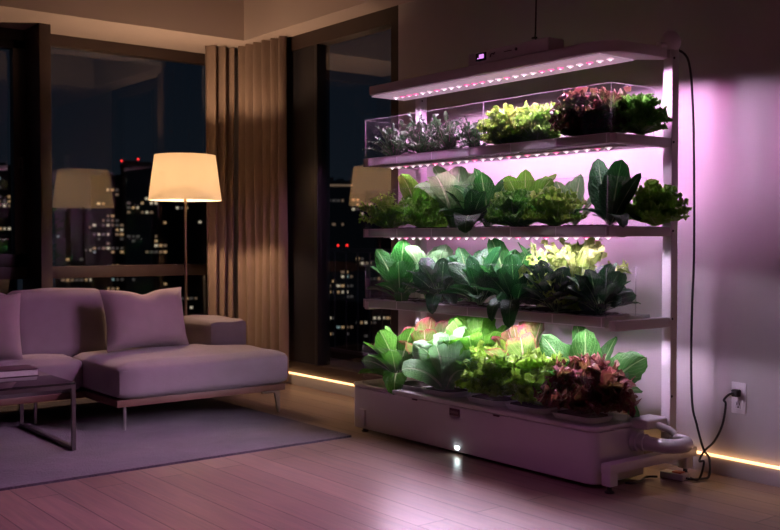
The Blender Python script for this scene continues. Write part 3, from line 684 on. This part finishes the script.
def plant(kind, px, x, z, top, width, mat, label, group, seed, n=None, front=None, lean=0, name=None, cat='leafy plant'):
    """px, top and width were measured on the photograph and turn into a real position, height and spread"""
    r = random.Random(seed); y = y_at(px, x); D = x*CF[0]+y*CF[1]; s = D/F
    hgt = max(.06, zof(top, D)-z); rad = width*s/2
    fo = MB(); st = MB()
    if kind == 'frill':
        n = int((n or 26)*1.35)
        for i in range(n):
            q = (i+.5)/n; az = i*2.399+r.uniform(-.3,.3); el = 1.45-1.15*q+r.uniform(-.12,.12)
            L = math.hypot(hgt*math.sin(max(.3, el)), rad*math.cos(el))*r.uniform(.8,1.04)*.98
            leaf(fo, None, (r.uniform(-.01,.01), r.uniform(-.01,.01), 0), az, el, L, L*r.uniform(.27,.36), r.uniform(.3,.9)*(.5+q), 'frill', .27, r.uniform(3.2,4.4), .3, r, 30, 6)
    elif kind == 'herb':
        n = n or 60
        for i in range(n):
            q = (i+.5)/n; az = i*2.399; el = 1.5-1.2*q+r.uniform(-.2,.2)
            L = math.hypot(hgt*math.sin(max(.3, el)), rad*math.cos(el))*r.uniform(.75,1.05)*1.08
            leaf(fo, None, (r.uniform(-.02,.02), r.uniform(-.02,.02), 0), az, el, L, L*(.17 if mat == 'yell' else .2), r.uniform(.2,1.0), 'lobe', .34, r.uniform(7,9), .3, r, 22, 3)
    else:
        sh = {'bok': 'spoon', 'round': 'round', 'rom': 'rom', 'kale': 'lobe'}[kind]
        n = n or {'bok': 22, 'round': 28, 'rom': 15, 'kale': 20}[kind]
        wr = {'bok': .178, 'round': .165, 'rom': .20, 'kale': .2}[kind]
        for i in range(n):
            q = (i+.5)/n; az = i*2.399+seed+r.uniform(-.25,.25)
            el = (1.45-.95*q if kind != 'rom' else 1.52-.6*q)+r.uniform(-.1,.1)
            L = math.hypot(hgt*math.sin(max(.35, el)), rad*math.cos(el))*r.uniform(.84,1.06)*1.03
            leaf(fo, st, (r.uniform(-.012,.012), r.uniform(-.012,.012), 0), az, el, L, L*wr*r.uniform(.9,1.15),
                 r.uniform(.35,1.0)*(.4+q*.9), sh, {'bok': .05, 'round': .06, 'rom': .07, 'kale': .22}[kind], {'kale': 9, 'rom': 3.2}.get(kind, 2.2), {'rom': .45, 'kale': .3}.get(kind, .22), r, 16 if kind != 'kale' else 20, 5 if kind != 'kale' else 3, wave=.055, twist=r.uniform(-.45,.45), face=CAMD if r.random() < .3 and kind != 'kale' else None)
    for f in (front or []):          # hand-placed leaves: azimuth, elevation, length, width, bend
        leaf(fo, st, (0,0,0), f[0], f[1], f[2], f[3], f[4], 'spoon' if len(f) < 6 else f[5], .05, 2, .2, r, 18, 5, wave=.02, hang=f[1] < 1.1, face=CAMD if len(f) > 6 else None)
    loc = Vector((x, y, z))
    nm = name or {'frill': 'curly_lettuce', 'herb': 'leafy_herb', 'bok': 'bok_choy', 'round': 'spinach_plant', 'rom': 'romaine_lettuce', 'kale': 'kale_plant'}[kind]
    if st.v:
        o = thing(nm, label, cat, loc, group)
        fo.build('foliage', G[mat], o); k = st.build('stalks', m_pstalk if mat == 'kale' else m_stalk, o)
    else:
        o = tag(fo.build(nm, G[mat], loc=loc), label, cat, group)
    return o
Z1, Z2, Z3, Z4 = 1.708, 1.268, .830, .322
xf, xb = 3.855, 3.99
T = 'plants on the tank lid'; S1 = 'plants on the top shelf'; S2 = 'plants on the second shelf'; S3 = 'plants on the third shelf'
TOCAM = PI+.65      # azimuth pointing at the viewer
RIGHT = -PI/2
# --- tank, back row
plant('rom', 425, xb, Z4-.02, 320, 62, 'rose', 'rose-edged lettuce peeking up behind the leftmost green lettuce on the tank', T, 11)
plant('rom', 474, xb, Z4-.02, 314, 84, 'lime', 'tall bright lime romaine in the back row of the tank', T, 12, n=18)
plant('rom', 526, xb, Z4-.02, 320, 66, 'rose', 'red-tinged lettuce in the middle of the tank back row', T, 13, n=14)
plant('bok', 588, xb, Z4-.02, 320, 104, 'bok', 'big-leaved bright green chard at the right end of the tank back row', T, 14, n=10, front=[(RIGHT,.78,.38,.062,1.9), (RIGHT-.4,.95,.36,.07,.95), (PI/2,1.25,.37,.085,.15,'oval',1), (RIGHT,1.05,.33,.06,.8)])
# --- tank, front row
plant('bok', 398, xf, Z4, 324, 74, 'butter', 'glossy green butterhead at the far left of the tank with a leaf over the edge', T, 21, n=17, cat='lettuce', name='butterhead_lettuce', front=[(TOCAM+.15,.8,.33,.075,2.5), (PI/2,.7,.28,.07,1.2)])
plant('rom', 447, xf-.03, Z4, 328, 46, 'pale', 'pale upright romaine on the tank, right of the butterhead', T, 22, n=15, cat='lettuce')
plant('frill', 495, xf, Z4, 344, 74, 'curl', 'bright curly green lettuce at the middle of the tank front', T, 23, n=32, cat='lettuce')
plant('frill', 541, xf, Z4, 340, 60, 'curl', 'light curly lettuce tucked left of the red one on the tank', T, 24, n=26, cat='lettuce')
plant('frill', 588, xf-.01, Z4, 355, 108, 'red', 'dark red frilly lettuce at the right end of the tank', T, 25, n=44, cat='lettuce')
# --- third shelf
plant('rom', 432, xb, Z3, 240, 52, 'pale', 'pale puckered romaine at the back left of the third shelf', S3, 31, n=11, cat='lettuce')
plant('bok', 472, xb, Z3, 243, 60, 'bok', 'green bok choy in the third shelf back row, right of the pale romaine', S3, 32, n=12)
plant('bok', 508, xb, Z3, 236, 66, 'bok', 'tallest bok choy of the third shelf back row', S3, 33, n=13)
plant('bok', 540, xb, Z3, 241, 50, 'bok', 'bok choy just left of the yellow frilly lettuce on the third shelf', S3, 34, n=11)
plant('herb', 576, xb, Z3, 235, 64, 'yell', 'pale yellow frilly lettuce glowing above the third shelf', S3, 35, n=110, cat='lettuce', name='frilly_lettuce')
plant('bok', 400, xf, Z3, 243, 62, 'bok', 'green leafy plant at the left end of the third shelf', S3, 36, n=15, front=[(TOCAM+.3,.75,.27,.045,2.5)])
plant('round', 440, xf, Z3, 252, 60, 'deep', 'dark purplish leafy plant drooping over the third shelf, left part', S3, 37, n=22, front=[(TOCAM,.8,.31,.045,2.55), (TOCAM+.6,.8,.25,.045,2.1)])
plant('bok', 480, xf, Z3, 246, 62, 'dark', 'dark green leafy plant in the middle of the third shelf front', S3, 38, n=16)
plant('bok', 515, xf, Z3, 250, 62, 'dark', 'dark green plant with leaves hanging below the third shelf edge', S3, 39, n=15, front=[(TOCAM,.7,.34,.05,2.6), (TOCAM-.5,.75,.29,.045,2.5)])
plant('round', 556, xf, Z3, 256, 64, 'deep', 'silvery dark savoy plant below the yellow frilly lettuce', S3, 40, n=28)
plant('round', 600, xf, Z3, 262, 76, 'deep', 'dark round-leaved plant at the right end of the third shelf', S3, 41, n=30)
# --- second shelf
plant('bok', 421, xb, Z2, 170, 60, 'lime', 'lime green bok choy rising at the back left of the second shelf', S2, 51, n=11)
plant('rom', 455, xb, Z2, 163, 60, 'pale', 'very pale puckered lettuce at the back of the second shelf', S2, 52, n=11, cat='lettuce')
plant('bok', 488, xb, Z2, 164, 62, 'bok', 'round-leaved green bok choy in the middle of the second shelf back row', S2, 53, n=13)
plant('bok', 526, xb, Z2, 165, 58, 'lime', 'yellow-green bok choy behind the curly lettuces of the second shelf', S2, 54, n=13)
plant('bok', 574, xb, Z2, 167, 36, 'pale', 'narrow pale plant left of the big dark-leaved one', S2, 55, n=8)
plant('herb', 388, xf, Z2, 192, 56, 'curl', 'small feathery green lettuce at the left end of the second shelf', S2, 56, n=60, cat='lettuce', name='frilly_lettuce')
plant('herb', 424, xf, Z2, 196, 54, 'curl', 'second feathery green lettuce from the left on the second shelf', S2, 57, n=60, cat='lettuce', name='frilly_lettuce')
plant('bok', 472, xf, Z2, 184, 62, 'dark', 'dark spoon-leaved plant hanging over the second shelf edge', S2, 58, n=14, front=[(TOCAM,.9,.30,.075,2.5), (TOCAM-.8,.9,.25,.07,1.2), (TOCAM+.9,1.0,.24,.06,1.3)])
plant('frill', 515, xf, Z2, 188, 58, 'curld', 'curly green lettuce right of the hanging dark leaves', S2, 59, n=26, cat='lettuce')
plant('frill', 556, xf, Z2, 184, 66, 'curl', 'yellowish curly lettuce left of the big dark-leaved plant', S2, 60, n=28, cat='lettuce')
plant('bok', 610, xf, Z2, 200, 56, 'dark', 'big dark green collard with broad upright leaves on the second shelf', S2, 61, n=5, name='collard_plant', front=[(PI/2,1.30,.345,.068,-.1,'oval',1), (RIGHT,1.40,.33,.075,.1,'oval',1), (.65,1.3,.30,.055,.3,'oval',1), (RIGHT,1.05,.31,.034,.25,'oval',1), (TOCAM+.9,.75,.20,.055,1.5,'oval'), (RIGHT-.6,.75,.25,.045,1.9,'oval'), (PI/2+.3,.9,.22,.05,1.3,'oval')])
plant('frill', 655, 3.99, Z2, 182, 62, 'curl', 'curly green lettuce poking out past the right post', S2, 62, n=26, cat='lettuce')
# --- top shelf
for i, (px, tp_, lb_) in enumerate(((394,122,'leftmost purple-veined kale of the top shelf'), (420,117,'second purple-veined kale from the left, top shelf'), (448,114,'third purple-veined kale from the left, top shelf'), (474,117,'purple-veined kale touching the yellow-green lettuce, top shelf'))):
    plant('kale', px, xf+.02, Z1, tp_-2, 52, 'kale', lb_, S1, 71+i, n=20, cat='kale')
plant('kale', 434, xb, Z1, 116, 50, 'kale', 'purple-veined kale at the back of the top shelf', S1, 76, n=16, cat='kale')
plant('frill', 506, xf+.01, Z1, 104, 52, 'curl', 'left yellow-green curly lettuce of the top shelf', S1, 77, n=26, cat='lettuce')
plant('frill', 537, xf+.01, Z1, 101, 54, 'curl', 'right yellow-green curly lettuce of the top shelf', S1, 78, n=28, cat='lettuce')
plant('frill', 583, xf+.01, Z1, 89, 58, 'redg', 'large bronze curly lettuce in the dark cluster of the top shelf, left one', S1, 79, n=34, cat='lettuce')
plant('frill', 612, xf+.04, Z1, 86, 54, 'redg', 'bronze curly lettuce in the middle of the dark top shelf cluster', S1, 80, n=30, cat='lettuce')
plant('frill', 640, xf+.08, Z1, 90, 48, 'curld', 'loose green lettuce at the right end of the top shelf', S1, 81, n=24, cat='lettuce')

# ------------------------------------------------------------------ cables, outlet, power strip
m_cab = M('black_cable', (.012,.011,.013), .45)
def smooth(pts, n=6):
    P = [Vector(p) for p in pts]; P = [P[0]]+P+[P[-1]]; o = []
    for i in range(1, len(P)-2):
        for k in range(n):
            t = k/n; a, b, c_, d = P[i-1:i+3]
            o.append(.5*((2*b)+(-a+c_)*t+(2*a-5*b+4*c_-d)*t*t+(-a+3*b-3*c_+d)*t**3))
    o.append(P[-2]); return o
def onwall(px, py, x):
    y = y_at(px, x); return (x, y, zof(py, x*CF[0]+y*CF[1]))
cab = [(XP+.06, YR, 2.155)] + [onwall(*q) for q in ((683,55,4.22),(688,66,4.25),(691,95,4.28),(693,150,4.30),(694,250,4.32),(692,330,4.33),(693,400,4.34),(698,425,4.34),(705,450,4.33))]
cab += [(4.33,y_at(711,4.33),.10), (4.30,y_at(711,4.30),.02), (4.26,y_at(704,4.26),.008), (4.21,y_at(694,4.21),.008), (4.19,y_at(685,4.19),.014)]
o = MB().tube(smooth(cab), .0062, 8).build('power_cable', m_cab, off=Vector((4.3,2.8,0)))
tag(o, 'long black cable falling from the post top down the wall to the floor', 'cable')
# wall outlet
oy = y_at(740.5, XW); od = XW*CF[0]+oy*CF[1]; oz = zof(398.5, od); OL = Vector((XW, oy, oz))
ot_s = 1.22
ot = thing('wall_outlet', 'white wall outlet plate with a black plug in its upper socket', 'outlet', OL)
ot.scale = (1, 1.1, 1.28)
pl = MB().box(-.006, 0, -.037, .037, -.062, .062, .003).build('cover_plate', M('outlet_white', (.78,.74,.78), .3), ot)
for zz in (.026, -.026): MB().box(-.009, -.005, -.018, .018, zz-.017, zz+.017, .004).build('socket', M('outlet_white'), ot)
sl = MB()
for zz in (.026, -.026): sl.box(-.0095,-.008,-.0085,-.0055,zz-.002,zz+.009).box(-.0095,-.008,.0055,.0085,zz-.002,zz+.009).box(-.0095,-.008,-.003,.003,zz-.012,zz-.007)
sl.build('slots', m_dk, ot)
pg = MB().box(XW-.045, XW-.009, oy-.018, oy+.020, oz+.009, oz+.045, .008, seg=3)
pg.tube(smooth([(XW-.04,oy+.004,oz+.026),(XW-.06,oy+.02,oz+.02),(XW-.065,oy+.045,oz-.01),onwall(727,405,4.38),onwall(724,425,4.38),onwall(716,442,4.37),onwall(706,452,4.36),onwall(701,462,4.30),(4.27,2.87,.09),(4.23,2.87,.012),(4.205,2.905,.014)]), .0058, 8)
tag(pg.build('plug_cord', m_cab, off=OL), 'black plug and cord running from the wall outlet to the floor', 'cord')
ps = thing('power_strip', 'small white power strip lying on the floor behind the foot beam', 'power strip', (4.19, 2.985, 0), rz=.1)
PSL = Vector((0,0,0))
MB().box(-.035, .035, -.065, .065, 0, .032, .005, seg=3).build('casing', m_wh, ps)
MB().box(-.024, .024, -.045, .005, .0325, .038, .003).build('switch', M('orange_switch', (.6,.12,.05), .4), ps)
# cord from the strip towards the rack
tag(MB().tube(smooth([(4.11,3.03,.012),(4.07,3.07,.008),(3.98,3.035,.008),(3.90,3.02,.012),(3.88,3.05,.012)]), .0055, 8).build('pump_cord', m_cab, off=Vector((4,3.05,0))), 'short black cord on the floor under the right foot beam', 'cord')
# hanging cord above the control box
hx, hy = XF+.06, y_at(535, XF+.06)
hc = MB().tube(smooth([(hx,hy,ZC),(hx+.004,hy,2.6),(hx-.002,hy,2.3),(hx,hy+.004,2.245),(hx,hy-.025,2.225),(hx,hy-.055,2.226)]), .0042, 8).box(hx-.008,hx+.008,hy-.004,hy+.024,2.243,2.252,.002)
tag(hc.build('hanging_cord', m_cab, off=Vector((hx,hy,2.2))), 'thin black cord hanging from the ceiling to the rack control box', 'cord')

# ------------------------------------------------------------------ balcony rail outside the narrow window
m_rail = M('balcony_metal', (.05,.05,.06), .5, metal=.4)
rl = thing('balcony_railing', 'dark metal balcony railing outside the narrow window', 'railing', (5.6, 7.5, 0))
RL = Vector((5.6,7.5,0))
MB().box(5.58,5.63,5.6,9.8,1.08,1.12,.004).build('top_rail', m_rail, rl, off=RL)
MB().box(5.585,5.625,5.6,9.8,.10,.13,.003).build('bottom_rail', m_rail, rl, off=RL)
for k in range(22): MB().box(5.60,5.614,5.68+.19*k,5.694+.19*k,.13,1.08).build('baluster', m_rail, rl, off=RL)
struct(MB().box(XW+.15, 5.75, 5.4, 9.9, -.2, .0).build('balcony_slab', M('concrete', (.2,.2,.2), .8)))

# ------------------------------------------------------------------ night city
m_bld = M('dark_facade', (.020,.018,.024), .8, noise=.15, nscale=.2)
m_bld2 = M('dark_facade_blue', (.014,.016,.024), .8, noise=.15, nscale=.2)
WM = [M('window_warm', (.5,.4,.3), .5, emit=(1,.62,.30), es=.38), M('window_white', (.5,.5,.4), .5, emit=(1,.86,.62), es=.5), M('window_dim', (.5,.4,.3), .5, emit=(1,.66,.42), es=.15),
      M('window_cool', (.4,.5,.5), .5, emit=(.55,.85,.85), es=.28), M('window_faint', (.3,.3,.3), .5, emit=(.8,.7,.65), es=.06)]
m_beac = M('red_beacon', (.6,.05,.05), .4, emit=(1,.03,.03), es=3)
struct(MB().box(-900, 900, 60, 1400, -96, -95).build('ground', M('city_ground', (.012,.012,.015), .9)))
def building(px0, px1, top, D, label, seed, rows, mat=m_bld, crown=None, beacons=(), strip=False, bias=0, zbot=-95):
    """rows = ((y_top, y_bottom, chance), ...) bands of lit windows"""
    r = random.Random(seed); c = far((px0+px1)/2, D); w = (px1-px0)*D/F; zt = zof(top, D); dep = w*.8
    o = thing('apartment_building', label, 'building', (c.x, c.y, zbot), 'city buildings at night')
    ang = -math.atan2(*ray((px0+px1)/2)); o.rotation_euler = (0, 0, ang)
    hb = zt-zbot; b = MB().box(-w/2, w/2, 0, dep, 0, hb)
    b.box(-w/2-.3, w/2+.3, -.3, dep+.3, hb-1.0, hb+.6)
    fh = 4.6*D/F
    k = 0
    while hb-3-k*fh*2 > zof(380, D)-zbot: b.box(-w/2-.15, w/2+.15, -.2, 0, hb-3-k*fh*2, hb-2.6-k*fh*2); k += 1
    b.build('facade', mat, o)
    q = MB().box(-w*.2, w*.15, dep*.3, dep*.6, hb+.6, hb+.6+w*.08)
    q.box(w*.2, w*.35, dep*.3, dep*.5, hb+.6, hb+.6+w*.05); q.build('roof_plant', mat, o)
    if crown:
        q = MB().box(-w/2+crown[0]*w, -w/2+crown[1]*w, 0, dep*.8, hb, hb+crown[2]*D/F); q.build('upper_storeys', mat, o)
    for bx, by in beacons:
        z = zof(by, D)-zbot; x = (bx-(px0+px1)/2)*D/F
        MB().tube([(x,.5,hb),(x,.5,z)], .12, 6).build('mast', mat, o)
        bm = bmesh.new(); bmesh.ops.create_icosphere(bm, subdivisions=2, radius=.9*D/F)
        MB().take(bm, 0, True, Matrix.Translation((x,-.6,z+.2))).build('red_beacon', m_beac, o)
    if strip: MB().box(-w*.25, w/2, -.5, -.2, hb-1.9, hb-1.1).build('roof_light_line', WM[2], o)
    cw = 4.4*D/F; nc = max(2, int((w-cw*.4)/cw)); me = None; meshes = {}
    cnt = 0
    for y0, y1, ch in rows:
        yy = y0
        while yy < y1:
            run = 0; ph = r.random()
            rowch = .62*ch*r.choice((.2, .6, 1.0, 1.7))
            for i in range(nc):
                if run > 0: run -= 1; lit = True
                else: lit = r.random() < rowch
                if lit and run == 0 and r.random() < .35: run = r.randint(1, 3)
                if lit and cnt < 95:
                    k = r.choices(range(5), (3, 2.6, 4, .8, 4))[0]; wd = r.choice((.45, .6, .75))
                    key = (k, wd)
                    if key not in meshes:
                        ww, hh = cw*wd, 2.3*D/F
                        wi = MB().box(-ww/2, ww/2, -.12, 0, -hh/2, hh/2).build('lit_window', WM[k], o); meshes[key] = wi.data
                    else: wi = bpy.data.objects.new('lit_window', meshes[key]); col.objects.link(wi); wi.parent = o
                    wi.location = (-w/2+cw*(i+.7), -.12, zof(yy, D)-zbot); cnt += 1
            yy += 4.6
    return o
building(-48, 15, 166, 360, 'dark tower seen through the far left pane', 1, ((178,262,.20),))
building(56, 93, 212, 560, 'low distant block left of the row-lit building', 2, ((218,262,.22),(280,330,.15)), m_bld2)
building(92, 126, 177, 430, 'dark block with bright window rows left of the red beacons', 3, ((190,214,.35),(216,250,.5),(252,300,.16)))
building(122, 168, 166, 480, 'tallest tower with two red roof beacons', 4, ((176,190,.08),(194,216,.32),(218,250,.14),(252,300,.08)), m_bld2, crown=(.05,.38,5), beacons=((123,162),(139,160)))
building(166, 210, 176, 520, 'dark block behind the floor lamp', 5, ((184,205,.12),(208,215,.4),(222,262,.2),(280,330,.12)))
building(300, 352, 182, 430, 'dark block with a lit roof line, at the left of the narrow window', 6, ((196,205,.2),(206,230,.32),(250,262,.1),(276,286,.5),(292,330,.25)), m_bld2, strip=True)
building(346, 408, 196, 520, 'pale-windowed block behind the left edge of the rack', 7, ((200,215,.55),(218,236,.2),(254,330,.25)))
building(322, 356, 252, 300, 'lower nearer block with two red beacons in the narrow window', 8, ((272,290,.3),(292,300,.5),(318,330,.5),(334,350,.2)), m_bld, beacons=((338,246),(347,246)))
building(354, 412, 268, 330, 'lower block right of the beacon building, half hidden by the rack', 9, ((274,292,.3),(318,330,.5),(336,350,.3)), m_bld2)

# ------------------------------------------------------------------ world + view
wd = bpy.data.worlds.new('night'); sc.world = wd; wd.use_nodes = True; nt = wd.node_tree; bgn = nt.nodes['Background']
tc = N(nt, 'ShaderNodeTexCoord'); sp_ = N(nt, 'ShaderNodeSeparateXYZ'); nt.links.new(tc.outputs['Generated'], sp_.inputs[0])
cr = N(nt, 'ShaderNodeValToRGB'); cr.color_ramp.elements[0].position = .0; cr.color_ramp.elements[0].color = (.0058,.0085,.0125,1); cr.color_ramp.elements[1].position = .25; cr.color_ramp.elements[1].color = (.0022,.0042,.0085,1)
nt.links.new(sp_.outputs[2], cr.inputs[0]); nt.links.new(cr.outputs[0], bgn.inputs[0]); bgn.inputs[1].default_value = 1.0
vs_ = sc.view_settings; vs_.view_transform = 'Standard'; vs_.look = 'None'; vs_.gamma = 1; vs_.use_curve_mapping = False; vs_.exposure = 0.0
sc.cycles.max_bounces = 8; sc.cycles.diffuse_bounces = 4; sc.cycles.glossy_bounces = 4; sc.cycles.transparent_max_bounces = 24
sc.cycles.sample_clamp_indirect = 4; sc.cycles.caustics_reflective = False; sc.cycles.use_denoising = True
